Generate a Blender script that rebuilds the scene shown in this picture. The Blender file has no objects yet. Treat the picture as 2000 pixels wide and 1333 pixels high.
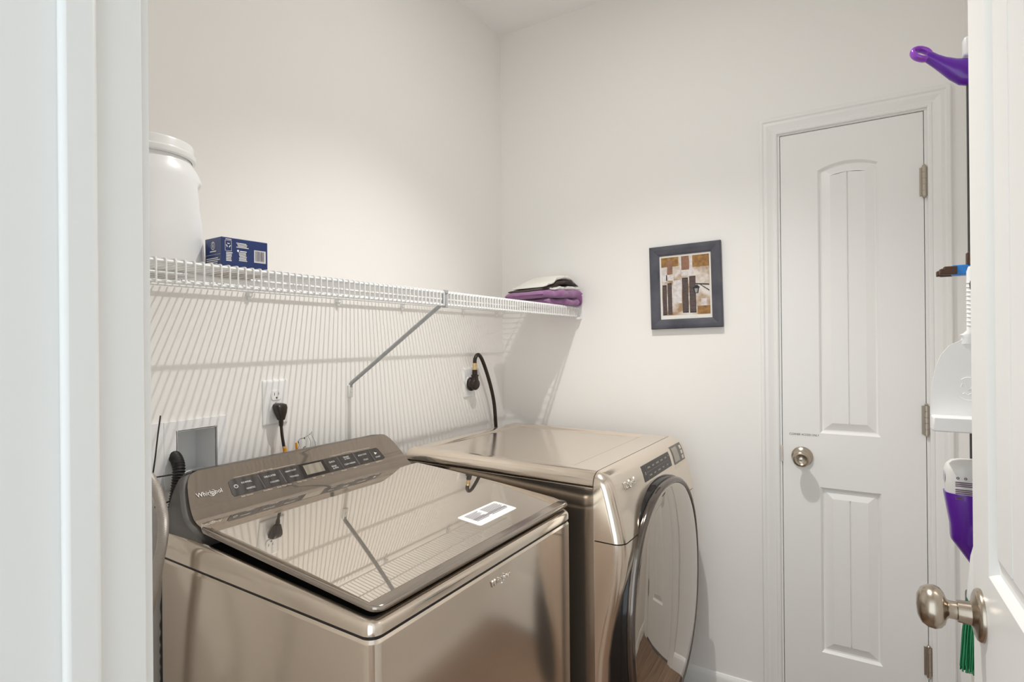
import bpy, bmesh, math, random
from mathutils import Vector, Matrix
random.seed(7)
PI = math.pi
scene = bpy.context.scene
COL = scene.collection

# ------------------------------------------------------------------ camera
CAM_LOC = Vector((-2.163, -1.348, 1.323)); YAW, PITCH, ROLL, FPX = .5405, .0009, -.0091, 1070.0
fw = Vector((math.cos(YAW)*math.cos(PITCH), math.sin(YAW)*math.cos(PITCH), math.sin(PITCH)))
rt = Vector((math.sin(YAW), -math.cos(YAW), 0)); up = rt.cross(fw)
rt2 = rt*math.cos(ROLL) + up*math.sin(ROLL); up2 = -rt*math.sin(ROLL) + up*math.cos(ROLL)
cd = bpy.data.cameras.new('camera'); cd.sensor_width = 36; cd.lens = FPX*36/2000; cd.clip_start = .02; cd.clip_end = 50
cam = bpy.data.objects.new('camera', cd); COL.objects.link(cam)
mw = Matrix((rt2, up2, -fw)).transposed().to_4x4(); mw.translation = CAM_LOC
cam.matrix_world = mw; scene.camera = cam

# ------------------------------------------------------------------ world, exposure
w = bpy.data.worlds.new('world'); scene.world = w; w.use_nodes = True
bg = w.node_tree.nodes['Background']; bg.inputs[0].default_value = (.86, .945, 1.0, 1); bg.inputs[1].default_value = 1.6
vs = scene.view_settings
vs.view_transform = 'Standard'; vs.look = 'None'; vs.gamma = 1; vs.exposure = 0.34; vs.use_curve_mapping = False
CORE_W, FILL = 76, 14.5        # ceiling light: bright core (W) and strength of the added fill disc
BULB = Vector((-.92, -.84, 2.60))
scene.cycles.max_bounces = 18; scene.cycles.diffuse_bounces = 12; scene.cycles.glossy_bounces = 8; scene.cycles.transmission_bounces = 10

# ------------------------------------------------------------------ dimensions
H = 2.743
XE = -1.894          # room face of the entry wall
XH = -2.016          # hall face of the entry wall
YL, YR = -.775, -1.547   # entry opening
YF = -1.682          # wall opposite the shelf wall
HX, HY0, HY1 = -3.5, -2.7, .9   # hall

# ------------------------------------------------------------------ materials
MATS = {}
def mat(name, col, rough=.5, metal=0.0, noise=None, bump=None, coat=0, trans=0, emit=None, ior=1.45, alpha=1, sheen=0, wave=None):
    m = bpy.data.materials.new(name); m.use_nodes = True; MATS[name] = m
    nt = m.node_tree; b = nt.nodes['Principled BSDF']
    b.inputs['Base Color'].default_value = (*col, 1); b.inputs['Roughness'].default_value = rough
    b.inputs['Metallic'].default_value = metal; b.inputs['IOR'].default_value = ior
    if coat: b.inputs['Coat Weight'].default_value = coat; b.inputs['Coat Roughness'].default_value = .04
    if trans: b.inputs['Transmission Weight'].default_value = trans
    if sheen: b.inputs['Sheen Weight'].default_value = sheen
    if alpha < 1: b.inputs['Alpha'].default_value = alpha
    if emit:
        b.inputs['Emission Color'].default_value = (*emit[0], 1); b.inputs['Emission Strength'].default_value = emit[1]
    tc = nt.nodes.new('ShaderNodeTexCoord')
    if noise:      # (scale, second colour, detail, contrast, stretch)
        sc, c2, det, con, st = noise
        mp = nt.nodes.new('ShaderNodeMapping'); mp.inputs['Scale'].default_value = st
        n = nt.nodes.new('ShaderNodeTexNoise'); n.inputs['Scale'].default_value = sc; n.inputs['Detail'].default_value = det
        r = nt.nodes.new('ShaderNodeValToRGB'); r.color_ramp.elements[0].position = .5-con; r.color_ramp.elements[1].position = .5+con
        r.color_ramp.elements[0].color = (*col, 1); r.color_ramp.elements[1].color = (*c2, 1)
        nt.links.new(tc.outputs['Object'], mp.inputs[0]); nt.links.new(mp.outputs[0], n.inputs['Vector'])
        nt.links.new(n.outputs['Fac'], r.inputs[0]); nt.links.new(r.outputs[0], b.inputs['Base Color'])
    if bump:       # (scale, strength, distance)
        n = nt.nodes.new('ShaderNodeTexNoise'); n.inputs['Scale'].default_value = bump[0]; n.inputs['Detail'].default_value = 4
        bp = nt.nodes.new('ShaderNodeBump'); bp.inputs['Strength'].default_value = bump[1]; bp.inputs['Distance'].default_value = bump[2]
        nt.links.new(tc.outputs['Object'], n.inputs['Vector']); nt.links.new(n.outputs['Fac'], bp.inputs['Height']); nt.links.new(bp.outputs[0], b.inputs['Normal'])
    if wave:       # (scale, strength, distance, axis)
        n = nt.nodes.new('ShaderNodeTexWave'); n.inputs['Scale'].default_value = wave[0]; n.bands_direction = wave[3]
        bp = nt.nodes.new('ShaderNodeBump'); bp.inputs['Strength'].default_value = wave[1]; bp.inputs['Distance'].default_value = wave[2]
        nt.links.new(tc.outputs['Object'], n.inputs['Vector']); nt.links.new(n.outputs['Fac'], bp.inputs['Height']); nt.links.new(bp.outputs[0], b.inputs['Normal'])
    return m
mat('wall', (.865, .853, .833), .85, noise=(1.3, (.872, .86, .84), 2, .3, (1,1,1)), bump=(260, .06, .001))
mat('ceiling', (.84, .84, .84), .9, bump=(180, .08, .001))
mat('white_paint', (.84, .84, .825), .33, bump=(90, .03, .0006))
mat('plank_a', (.29, .195, .13), .38, noise=(7, (.15, .094, .06), 6, .22, (.35, 5, 5)))
mat('plank_b', (.34, .235, .16), .38, noise=(7, (.19, .122, .08), 6, .22, (.35, 5, 5)))
mat('plank_c', (.25, .16, .105), .38, noise=(7, (.13, .078, .05), 6, .22, (.35, 5, 5)))
mat('subfloor', (.05, .03, .02), .6)
mat('wire_white', (.80, .81, .81), .35)
mat('brace_grey', (.40, .41, .42), .4)
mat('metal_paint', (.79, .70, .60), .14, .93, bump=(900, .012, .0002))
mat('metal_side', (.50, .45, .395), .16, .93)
mat('lid_glass', (.74, .675, .60), .02, .95)
mat('lid_rim', (.40, .355, .31), .13, .9)
mat('console_gloss', (.36, .31, .265), .06, .9)
mat('console_grey', (.13, .125, .12), .32, .2)
mat('key_strip', (.052, .046, .042), .25)
mat('key_dark', (.025, .02, .017), .2)
mat('lcd', (.36, .33, .27), .15, .4)
mat('print_white', (.85, .84, .82), .5)
mat('print_tan', (.72, .64, .54), .5)
mat('chrome', (.86, .84, .81), .08, 1)
mat('black_rubber', (.015, .014, .014), .45)
mat('black_gloss', (.012, .011, .011), .12)
mat('door_ring', (.17, .15, .135), .1, .9)
mat('door_tint', (.52, .47, .415), .025, .95)
mat('white_plastic', (.84, .845, .84), .28, coat=.3)
mat('jug_white', (.82, .83, .835), .3, coat=.2)
mat('outlet_white', (.83, .84, .85), .35)
mat('slot_dark', (.06, .055, .05), .6)
mat('cord_brown', (.022, .014, .010), .35)
mat('orange', (.85, .36, .02), .5)
mat('orange_pale', (.85, .55, .30), .5)
mat('brass', (.75, .55, .28), .25, .9)
mat('braid', (.60, .56, .52), .42, .9, wave=(160, .7, .0012, 'Z'))
mat('clear_film', (1, 1, 1), .08, 0, trans=1, ior=1.12)
mat('nickel', (.46, .40, .33), .24, 1, wave=(300, .05, .0002, 'DIAGONAL'))
mat('hinge', (.50, .45, .38), .3, 1)
mat('frame_wood', (.105, .105, .125), .6, noise=(26, (.045, .048, .066), 5, .2, (1, .35, .35)), bump=(60, .35, .002))
mat('mat_paper', (.78, .76, .72), .8)
mat('print_wall', (.72, .68, .64), .7, noise=(24, (.36, .23, .13), 9, .13, (1, 1, 1)))
mat('print_ochre', (.42, .23, .07), .7, noise=(70, (.20, .10, .04), 6, .2, (1, 1, 1)))
mat('print_pale', (.74, .72, .74), .7, noise=(80, (.55, .49, .46), 5, .2, (1, 1, 1)))
mat('print_shutter', (.085, .058, .055), .7, noise=(90, (.04, .028, .03), 4, .2, (1, 1, 1)))
mat('print_slat', (.17, .13, .12), .7)
mat('print_brown', (.22, .12, .085), .7, noise=(60, (.32, .17, .11), 4, .2, (1, 1, 1)))
mat('print_black', (.025, .025, .028), .6)
mat('print_glass', (.30, .31, .29), .5)
mat('box_blue', (.008, .028, .135), .32, coat=.3)
mat('box_card', (.30, .20, .12), .8)
mat('barcode', (.62, .61, .63), .5)
mat('bar_grey', (.19, .18, .2), .5)
mat('purple', (.10, .008, .32), .28, coat=.4)
mat('purple_dark', (.030, .004, .13), .3, coat=.3)
mat('purple_light', (.26, .05, .50), .28, coat=.4)
mat('pole_dark', (.03, .032, .035), .3)
mat('bottle_white', (.72, .71, .69), .3, coat=.2)
mat('label_ink', (.14, .08, .14), .6)
mat('blue_plastic', (.035, .22, .62), .35)
mat('brown_rubber', (.075, .035, .02), .6)
mat('green', (.03, .26, .11), .5)
mat('green_dark', (.015, .13, .06), .5)
mat('towel_purple', (.24, .085, .24), .95, sheen=.4, noise=(38, (.33, .14, .33), 5, .25, (1,1,1)), bump=(420, .8, .004))
mat('towel_plum', (.21, .06, .15), .95, sheen=.4, bump=(420, .8, .004))
mat('towel_cream', (.76, .75, .69), .95, sheen=.3, bump=(420, .7, .004))
mat('towel_brown', (.045, .024, .018), .95, sheen=.2, bump=(420, .7, .004))
mat('ink', (.02, .02, .02), .6)
mat('light_metal', (.8, .8, .78), .3)
mat('fill_glow', (.9, .9, .9), .4, emit=((1.0, .975, .94), FILL))  # glow of the disc added to lift the room's soft light

# ------------------------------------------------------------------ mesh builder
class M:
    def __init__(s): s.v = []; s.f = []; s.fm = []; s.mi = 0; s.xf = None
    def add(s, vs, fs):
        o = len(s.v)
        s.v += [tuple(s.xf(Vector(p))) if s.xf else tuple(p) for p in vs]
        s.f += [[i+o for i in f] for f in fs]; s.fm += [s.mi]*len(fs); return s
    def box(s, x0, x1, y0, y1, z0, z1):
        x0, x1 = min(x0, x1), max(x0, x1); y0, y1 = min(y0, y1), max(y0, y1); z0, z1 = min(z0, z1), max(z0, z1)
        return s.add([(x0,y0,z0),(x1,y0,z0),(x1,y1,z0),(x0,y1,z0),(x0,y0,z1),(x1,y0,z1),(x1,y1,z1),(x0,y1,z1)],
                     [(0,3,2,1),(4,5,6,7),(0,1,5,4),(1,2,6,5),(2,3,7,6),(3,0,4,7)])
    def rings(s, rs, cap0=True, cap1=True, closed=True, loop=False):
        n = len(rs[0]); vs = [p for r in rs for p in r]; fs = []
        for i in range(len(rs) if loop else len(rs)-1):
            j = (i+1) % len(rs)
            for k in range(n if closed else n-1):
                l = (k+1) % n; fs.append((i*n+k, i*n+l, j*n+l, j*n+k))
        if cap0: fs.append(tuple(range(n))[::-1])
        if cap1: fs.append(tuple(range((len(rs)-1)*n, len(rs)*n)))
        return s.add(vs, fs)
    def tube(s, path, r, n=8, cap=True):
        path = [Vector(p) for p in path]; rs = []; prev = None
        for i, p in enumerate(path):
            t = (path[min(i+1, len(path)-1)] - path[max(i-1, 0)]).normalized()
            if prev is None:
                a = Vector((0,0,1)) if abs(t.z) < .9 else Vector((1,0,0))
                nx = t.cross(a).normalized()
            else:
                nx = (prev - t*prev.dot(t)).normalized()
            prev = nx; ny = t.cross(nx); rr = r[i] if isinstance(r, (list, tuple)) else r
            rs.append([p + nx*math.cos(2*PI*k/n)*rr + ny*math.sin(2*PI*k/n)*rr for k in range(n)])
        return s.rings(rs, cap, cap)
    def lathe(s, prof, o, ax, n=24, cap=True):      # prof: (radius, height along axis)
        ax = Vector(ax).normalized(); a = Vector((0,0,1)) if abs(ax.z) < .9 else Vector((1,0,0))
        nx = ax.cross(a).normalized(); ny = ax.cross(nx); o = Vector(o)
        rs = [[o + ax*h + nx*math.cos(2*PI*k/n)*r + ny*math.sin(2*PI*k/n)*r for k in range(n)] for r, h in prof]
        return s.rings(rs, cap, cap)
    def prism(s, poly, fn, h0, h1):                 # fn(a, b, h) -> point
        return s.rings([[fn(a, b, h0) for a, b in poly], [fn(a, b, h1) for a, b in poly]])
    def grid(s, fn, us, vs_):
        P = [fn(u, v) for v in vs_ for u in us]; n = len(us)
        return s.add(P, [(j*n+i, j*n+i+1, (j+1)*n+i+1, (j+1)*n+i) for j in range(len(vs_)-1) for i in range(n-1)])
    def text(s, txt, size, fn, align='LEFT', squash=1.0):
        vs, fs = text_geo(txt)
        wd = max(p[0] for p in vs); off = {'LEFT': 0, 'CENTER': -wd/2, 'RIGHT': -wd}[align]
        return s.add([fn((p[0]+off)*size*squash, p[1]*size) for p in vs], fs)
    def build(s, name, material, parent=None, bevel=0, seg=2, smooth=35, recalc=True, sub=0):
        me = bpy.data.meshes.new(name); me.from_pydata([tuple(p) for p in s.v], [], s.f)
        ms = material if isinstance(material, (list, tuple)) else [material]
        for m_ in ms: me.materials.append(MATS[m_])
        me.polygons.foreach_set('material_index', s.fm)
        if recalc:
            b = bmesh.new(); b.from_mesh(me); bmesh.ops.recalc_face_normals(b, faces=b.faces); b.to_mesh(me); b.free()
        if smooth:
            me.polygons.foreach_set('use_smooth', [True]*len(me.polygons)); me.set_sharp_from_angle(angle=math.radians(smooth))
        me.update()
        o = bpy.data.objects.new(name, me); COL.objects.link(o); o.parent = parent
        if bevel:
            md = o.modifiers.new('bevel', 'BEVEL'); md.width = bevel; md.segments = seg; md.limit_method = 'ANGLE'; md.angle_limit = math.radians(40)
            md.harden_normals = False
        if sub:
            md = o.modifiers.new('sub', 'SUBSURF'); md.levels = sub; md.render_levels = sub
        return o
_TG = {}
def text_geo(t):
    if t not in _TG:
        c = bpy.data.curves.new('lettering', 'FONT'); c.body = t; c.size = 1; c.resolution_u = 2
        o = bpy.data.objects.new('lettering', c); COL.objects.link(o)
        dg = bpy.context.evaluated_depsgraph_get(); me = bpy.data.meshes.new_from_object(o.evaluated_get(dg))
        _TG[t] = ([tuple(v.co) for v in me.vertices], [list(p.vertices) for p in me.polygons])
        bpy.data.objects.remove(o); bpy.data.curves.remove(c); bpy.data.meshes.remove(me)
    return _TG[t]
def thing(name, label=None, cat=None, loc=(0,0,0), rz=0, group=None, kind=None):
    o = bpy.data.objects.new(name, None); COL.objects.link(o); o.location = loc; o.rotation_euler = (0, 0, rz); o.empty_display_size = .05
    tag(o, label, cat, group, kind); return o
def tag(o, label=None, cat=None, group=None, kind=None):
    if label: o['label'] = label
    if cat: o['category'] = cat
    if group: o['group'] = group
    if kind: o['kind'] = kind
    return o
def struct(name, m, material, label=None, parent=None, **k):
    o = m.build(name, material, parent, **k); o['kind'] = 'structure'
    if label: o['label'] = label
    return o
def bez(pts, n=6):      # catmull-rom through points
    P = [Vector(p) for p in pts]; out = []
    for i in range(len(P)-1):
        p0 = P[max(i-1, 0)]; p1 = P[i]; p2 = P[i+1]; p3 = P[min(i+2, len(P)-1)]
        for k in range(n):
            t = k/n
            out.append(.5*((2*p1) + (p2-p0)*t + (2*p0-5*p1+4*p2-p3)*t*t + (3*p1-p0-3*p2+p3)*t**3))
    return out + [P[-1]]
def rrect(x0, x1, y0, y1, r, n=5):
    out = []
    for cx, cy, a0 in ((x1-r, y1-r, 0), (x0+r, y1-r, 90), (x0+r, y0+r, 180), (x1-r, y0+r, 270)):
        for k in range(n+1):
            a = math.radians(a0 + 90*k/n); out.append((cx + r*math.cos(a), cy + r*math.sin(a)))
    return out
def sup(cx, cy, a, b, n, N=48):
    out = []
    for k in range(N):
        t = 2*PI*k/N; c, s_ = math.cos(t), math.sin(t)
        out.append((cx + a*math.copysign(abs(c)**(2/n), c), cy + b*math.copysign(abs(s_)**(2/n), s_)))
    return out
def sstep(a, b, x):
    t = min(1, max(0, (x-a)/(b-a))); return t*t*(3-2*t)

# =================================================================== SETTING
m = M(); m.box(HX-.1, .1, HY0, HY1, -.06, -.008); floor = struct('floor', m, 'subfloor', 'dark brown wood plank floor', smooth=0)
PW = .127
mp = {}
row = 0; y = HY0
while y < HY1-.01:
    y1 = min(y+PW, HY1); x = HX - random.random()*.9
    while x < 0:
        x1 = min(x + 1.22, .0); x0 = max(x, HX)
        if x1 > x0 + .02:
            # room side is bounded by the walls
            segs = [(x0, x1)]
            for a, b in segs:
                m = M(); m.box(a+.0008, b-.0008, y+.0008, y1-.0008, -.008, 0)
                m.build('plank', random.choice(['plank_a', 'plank_b', 'plank_c']), floor, smooth=0)
        x += 1.22
    y = y1
m = M(); m.box(HX-.1, .1, HY0, HY1, H, H+.08); struct('ceiling', m, 'ceiling', 'flat white painted ceiling', smooth=0)
# shelf wall with a hole for the laundry box
HXa, HXb, HZa, HZb = -1.632, -1.362, .998, 1.128
m = M()
m.box(XE, HXa, 0, .12, 0, H); m.box(HXb, .1, 0, .12, 0, H); m.box(HXa, HXb, 0, .12, 0, HZa); m.box(HXa, HXb, 0, .12, HZb, H)
struct('wall_back', m, 'wall', 'off white wall behind the washer and dryer', smooth=0)
# closet wall with door opening
DL, DR, DT = -1.1665, -1.5795, 2.0445
m = M(); m.box(0, .12, 0, DL+.018, 0, H); m.box(0, .12, DR-.018, YF, 0, H); m.box(0, .12, DL+.018, DR-.018, DT+.018, H)
struct('wall_right', m, 'wall', 'off white wall with the narrow closet door', smooth=0)
m = M(); m.box(XE, .1, YF-.1, YF, 0, H); struct('wall_front', m, 'wall', 'off white wall behind the open door', smooth=0)
ET = 2.06
m = M(); m.box(XH, XE, YL+.019, HY1, 0, H); m.box(XH, XE, HY0, YR-.019, 0, H); m.box(XH, XE, YL+.019, YR-.019, ET+.019, H)
struct('wall_left', m, 'wall', 'off white wall around the entry doorway', smooth=0)
m = M(); m.box(HX-.1, XH, HY1-.1, HY1, 0, H); struct('wall_hall', m, 'wall', 'off white hallway end wall', smooth=0)
m = M(); m.box(HX-.1, XH, HY0, HY0+.1, 0, H); struct('wall_hall_end', m, 'wall', 'off white hallway wall', smooth=0)

def baseboard(name, p0, p1, nrm, label):
    p0 = Vector((*p0, 0)); p1 = Vector((*p1, 0)); n = Vector((*nrm, 0))
    prof = [(0,0),(.013,0),(.013,.047),(.011,.053),(.011,.056),(.007,.064),(.004,.069),(0,.071)]
    m = M(); m.rings([[p + n*a + Vector((0,0,b)) for a, b in prof] for p in (p0, p1)])
    return struct(name, m, 'white_paint', label, smooth=30)
baseboard('baseboard_back', (XE, 0), (0, 0), (0, -1), 'white baseboard along the shelf wall')
baseboard('baseboard_right', (0, 0), (0, -1.1005), (-1, 0), 'white baseboard between dryer and closet door')
baseboard('baseboard_front', (XE, YF), (0, YF), (0, 1), 'white baseboard behind the open door')
baseboard('baseboard_left', (XE, 0), (XE, YL+.07), (1, 0), 'white baseboard beside the washer')

# moulded casing running round an opening: fn(a, z, h) with a across and h out of the wall
def casing(name, fn, a0, a1, top, label, wdt=.0585, th=.017, bottom=0.0):
    t = thing(name, label, kind='structure')
    prof = [(0, 0), (0, .0085), (.004, .0105), (.010, .0105), (.0125, .0085), (.021, .0095), (.026, .012), (.033, .0145), (.042, .0135), (.047, th), (.055, th), (wdt, th-.003), (wdt, 0)]
    s = 1 if a1 > a0 else -1
    m = M(); m.rings([[fn(a0 - s*o, bottom, h) for o, h in prof], [fn(a0 - s*o, top+o, h) for o, h in prof]]); m.build('casing_side', 'white_paint', t, smooth=25)
    m = M(); m.rings([[fn(a1 + s*o, bottom, h) for o, h in prof], [fn(a1 + s*o, top+o, h) for o, h in prof]]); m.build('casing_side', 'white_paint', t, smooth=25)
    m = M(); m.rings([[fn(a0 - s*o, top+o, h) for o, h in prof], [fn(a1 + s*o, top+o, h) for o, h in prof]]); m.build('casing_head', 'white_paint', t, smooth=25)
    return t
casing('trim_1', lambda a, z, h: (-h, a, z), DL+.008, DR-.008, DT+.006, 'white moulded casing around the closet door')
casing('trim_2', lambda a, z, h: (XE+h, a, z), YL+.006, YR-.006, ET+.006, 'white moulded casing on the room side of the entry')
casing('trim_3', lambda a, z, h: (XH-h, a, z), YL+.006, YR-.006, ET+.006, 'white moulded casing on the hall side of the entry')

def jamb(name, fn, a0, a1, top, d0, d1, stop0, stop1, label):
    # fn(a, z, d): a across, d through the wall; stops stick into the opening
    t = thing(name, label, kind='structure'); s = 1 if a1 > a0 else -1
    def slab(nm, A0, A1, Z0, Z1, D0, D1, bv):
        m = M(); m.xf = lambda p: Vector(fn(p.x, p.z, p.y)); m.box(A0, A1, D0, D1, Z0, Z1); m.build(nm, 'white_paint', t, bevel=bv)
    slab('jamb_side', a0, a0-s*.0185, 0, top, d0, d1, .001); slab('jamb_side', a1, a1+s*.0185, 0, top, d0, d1, .001)
    slab('jamb_head', a0-s*.0185, a1+s*.0185, top, top+.0185, d0, d1, .001)
    slab('door_stop', a0, a0+s*.011, 0, top, stop0, stop1, .0045); slab('door_stop', a1, a1-s*.011, 0, top, stop0, stop1, .0045)
    slab('door_stop', a0+s*.011, a1-s*.011, top-.011, top, stop0, stop1, .0045)
jamb('trim_4', lambda a, z, d: (d, a, z), DL, DR, DT, 0, .115, .040, .075, 'white jamb of the closet door')
jamb('trim_5', lambda a, z, d: (d, a, z), YL, YR, ET, XH, XE, XE-.068, XE-.040, 'white jamb of the entry doorway')

# two-panel plank doors -------------------------------------------------
def slab_face(m, fn, a0, a1, z0, z1, panels, grooves):
    """one face of a slab, in coordinates fn(a, z, depth into the slab)"""
    pa0, pa1 = panels[0][0], panels[0][1]
    q = lambda pts: m.add([fn(*p) for p in pts], [tuple(range(len(pts)))])
    q([(a0,z0,0),(pa0,z0,0),(pa0,z1,0),(a0,z1,0)]); q([(pa1,z0,0),(a1,z0,0),(a1,z1,0),(pa1,z1,0)])
    N = 14; ac = (pa0+pa1)/2; hw = (pa1-pa0)/2
    zc = z0
    for (_, _, pb, pt, rise) in panels:
        def top(a, o): return pt - o + rise*(1-((a-ac)/hw)**2)
        def outline(o):
            l = pa0+o; r = pa1-o
            pts = [(l, pb+o), (r, pb+o)]
            for k in range(N+1):
                a = r + (l-r)*k/N; pts.append((a, top(a, o)))
            return pts
        if pb > zc + 1e-4: q([(pa0,zc,0),(pa1,zc,0),(pa1,pb,0),(pa0,pb,0)])
        rs = [(0, 0), (.0035, .0035), (.007, .0100), (.0115, .0110), (.037, .0022)]
        m.rings([[fn(a, z, d) for a, z in outline(o)] for o, d in rs], False, False)
        o = rs[-1][0]; l = pa0+o; r = pa1-o; xs = [l]
        for g in grooves: xs += [g-.0022, g, g+.0022]
        xs.append(r); xs2 = []
        for i, a in enumerate(xs):
            xs2.append(a)
        P = []
        for a in xs2:
            d = .0022 + (.0042 if any(abs(a-g) < 1e-6 for g in grooves) else 0)
            P.append([fn(a, pb+o, d), fn(a, top(a, o), d)])
        for i in range(len(P)-1):
            m.add([P[i][0], P[i+1][0], P[i+1][1], P[i][1]], [(0,1,2,3)])
        zc = None
        last = (pt, rise, top)
        # piece above this panel: up to the next panel bottom or slab top
        nxt = [p for p in panels if p[2] > pt]
        zt = nxt[0][2] if nxt else z1
        arc = [(pa1 + (pa0-pa1)*k/N) for k in range(N+1)]
        for k in range(N):
            q([(arc[k], top(arc[k], 0), 0), (arc[k], zt, 0), (arc[k+1], zt, 0), (arc[k+1], top(arc[k+1], 0), 0)])
        zc = zt
    return m
def slab(name, fn, a0, a1, z0, z1, th, panels, grooves, parent):
    m = M(); slab_face(m, fn, a0, a1, z0, z1, panels, grooves)
    slab_face(m, lambda a, z, d: fn(a, z, th-d), a0, a1, z0, z1, panels, grooves)
    c = [(a0,z0),(a1,z0),(a1,z1),(a0,z1)]
    for i in range(4):
        p, r = c[i], c[(i+1) % 4]; m.add([fn(*p,0), fn(*r,0), fn(*r,th), fn(*p,th)], [(0,1,2,3)])
    bm = bmesh.new()
    o = m.build(name, 'white_paint', parent, smooth=25); bm.free(); return o
# closet door: a = -y
door1 = thing('door_1', 'narrow white closet door with two moulded panels', kind='structure')
fn1 = lambda a, z, d: (.001+d, -a, z)
slab('slab', fn1, 1.1685, 1.5775, .012, 2.0415, .035, [(1.2835, 1.4585, .243, .811, 0.0), (1.2835, 1.4585, .997, 1.903, .021)], [1.371], door1)
def hinge(parent, x, y, z, nm='hinge'):
    m = M()
    for k in range(5):
        m.lathe([(.0062, 0), (.0062, .0182)], (x, y, z-.047+k*.0188), (0,0,1), 12)
    m.lathe([(.0045, 0), (.0055, .003), (.003, .006)], (x, y, z+.047), (0,0,1), 12)
    m.lathe([(.003, -.006), (.0055, -.003), (.0045, 0)], (x, y, z-.047), (0,0,1), 12)
    m.box(x+.004, x+.007, y-.012, y+.012, z-.045, z+.045)
    m.build(nm, 'hinge', parent, smooth=40)
for z in (1.818, 1.062, .297): hinge(door1, -.0055, -1.5785, z)
m = M(); m.box(-.0035, .004, -1.1685, -1.1635, .888, .946); m.build('latch_plate', 'nickel', door1, bevel=.001)
kn = M(); kz, ky = .912, -1.229
kn.lathe([(.034,0),(.034,.003),(.031,.008),(.020,.012),(.013,.016),(.0125,.028),(.018,.034),(.0255,.042),(.0275,.050),(.0265,.058),(.022,.063),(.019,.0635),(.0165,.061),(.0115,.0575),(.0,.0575)], (0,ky,kz), (-1,0,0), 40, False)
knob1 = kn.build('door_knob', 'nickel', door1, smooth=50); knob1['label'] = 'brushed nickel keyed knob'
m = M(); m.lathe([(.0065,0),(.0065,.0035),(.005,.0045),(0,.0045)], (-.0570,ky,kz), (-1,0,0), 20, False); cyl = m.build('lock_cylinder', 'chrome', knob1)
m = M(); m.box(-.0620, -.0612, ky-.0007, ky+.0007, kz-.0035, kz+.0035); m.build('keyhole', 'ink', knob1, smooth=0)
m = M(); m.text('CLEANER ACCESS ONLY', .0103, lambda x, y: (.0006, -1.189-x, .985+y), squash=.815); tt = m.build('lettering', 'ink', door1, smooth=0); tt['label'] = 'small black capital lettering CLEANER ACCESS ONLY'

# entry door, opened into the room, a = distance from the latch edge
door2 = thing('door_2', 'white plank panel door standing open', kind='structure')
XLATCH = -1.133; YFACE = -1.511
fn2 = lambda a, z, d: (XLATCH - a, YFACE - d, z)
slab('slab', fn2, 0, .757, .012, 2.045, .035, [(.098, .659, .235, .815, 0.0), (.098, .659, 1.010, 1.86, .06)], [.2055+.0656*k for k in range(6)], door2)
def egg_knob(o, ax, parent):
    m = M(); m.lathe([(.035,0),(.035,.003),(.033,.006),(.0285,.008),(.020,.0095),(.0155,.012),(.0145,.026),(.0145,.0265),(.0118,.0275),(.0118,.036),(.014,.0385),(.0215,.041),(.027,.0455),(.0295,.052),(.0285,.060),(.024,.067),(.015,.0715),(.0,.073)], o, ax, 48, False)
    k = m.build('door_knob', 'nickel', parent, smooth=45); k['label'] = 'brushed nickel egg shaped knob'; return k
egg_knob((-1.186, YFACE, .940), (0,1,0), door2)
m = M(); m.lathe([(.035,0),(.035,.003),(.033,.006),(.0285,.008),(.016,.010),(.0145,.026),(.0118,.0275),(.0118,.036),(.0215,.041),(.0295,.052),(.0285,.060),(.015,.0715),(.0,.073)], (-1.186, YFACE-.035, .940), (0,-1,0), 32, False); m.build('door_knob', 'nickel', door2, smooth=45)
m = M(); m.box(XLATCH, XLATCH+.0015, YFACE-.029, YFACE-.006, .91, .967); m.build('latch_plate', 'nickel', door2)
for z in (1.82, 1.03, .25): hinge(door2, XE+.006, YR-.002, z)

# ceiling lamp: core inferred from the shadows, glowing disc added as soft fill
lamp = thing('ceiling_light', 'round white ceiling light with a bright core and an added fill disc', 'lamp', (BULB.x, BULB.y, H))
m = M(); m.lathe([(.172, 0), (.175, -.004), (.175, -.016), (.168, -.022), (.156, -.022), (.154, -.014)], (0,0,0), (0,0,1), 48, False); m.build('trim_ring', 'light_metal', lamp)
m = M(); m.lathe([(.0, -.0145), (.155, -.0145)], (0,0,0), (0,0,1), 48, False); m.build('fill_disc', 'fill_glow', lamp)
ld = bpy.data.lights.new('core_light', 'SPOT'); ld.energy = CORE_W; ld.color = (1.0, .965, .92); ld.shadow_soft_size = .013; ld.spot_size = math.radians(102); ld.spot_blend = 1.0
lo = bpy.data.objects.new('core_light', ld); COL.objects.link(lo); lo.parent = lamp; lo.location = (0, 0, -.026)

# =================================================================== WASHER  (X = width, Y = depth to the back)
W0 = (-1.555, -.728, 0); WA = -.0265
wash = thing('washing_machine', 'champagne metallic top load washer with a mirrored glass lid', 'washing machine', W0, WA)
WW, WD = .688, .662
m = M(); z_rows = [(.015, .006), (.03, 0), (.45, 0), (.854, 0), (.859, .003)]
m.rings([[(x, y, z) for x, y in rrect(i, WW-i, i, WD-i, .022, 6)] for z, i in z_rows]); m.build('cabinet', 'metal_paint', wash, smooth=30)
m = M(); m.rings([[(x, y, z) for x, y in rrect(.004, WW-.004, .004, WD-.004, .02, 6)] for z in (.856, .868)]); m.build('seam_gap', 'black_rubber', wash)
SL = .06
def wz(y, z): return z + SL*max(0, min(y, .54))*max(0, min(1, (z-.872)/.02))
m = M(); rows = [(.8645, .002), (.866, 0), (.877, 0), (.882, .0015), (.8860, .005), (.8885, .010), (.8890, .015), (.886, .020), (.874, .022)]
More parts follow.
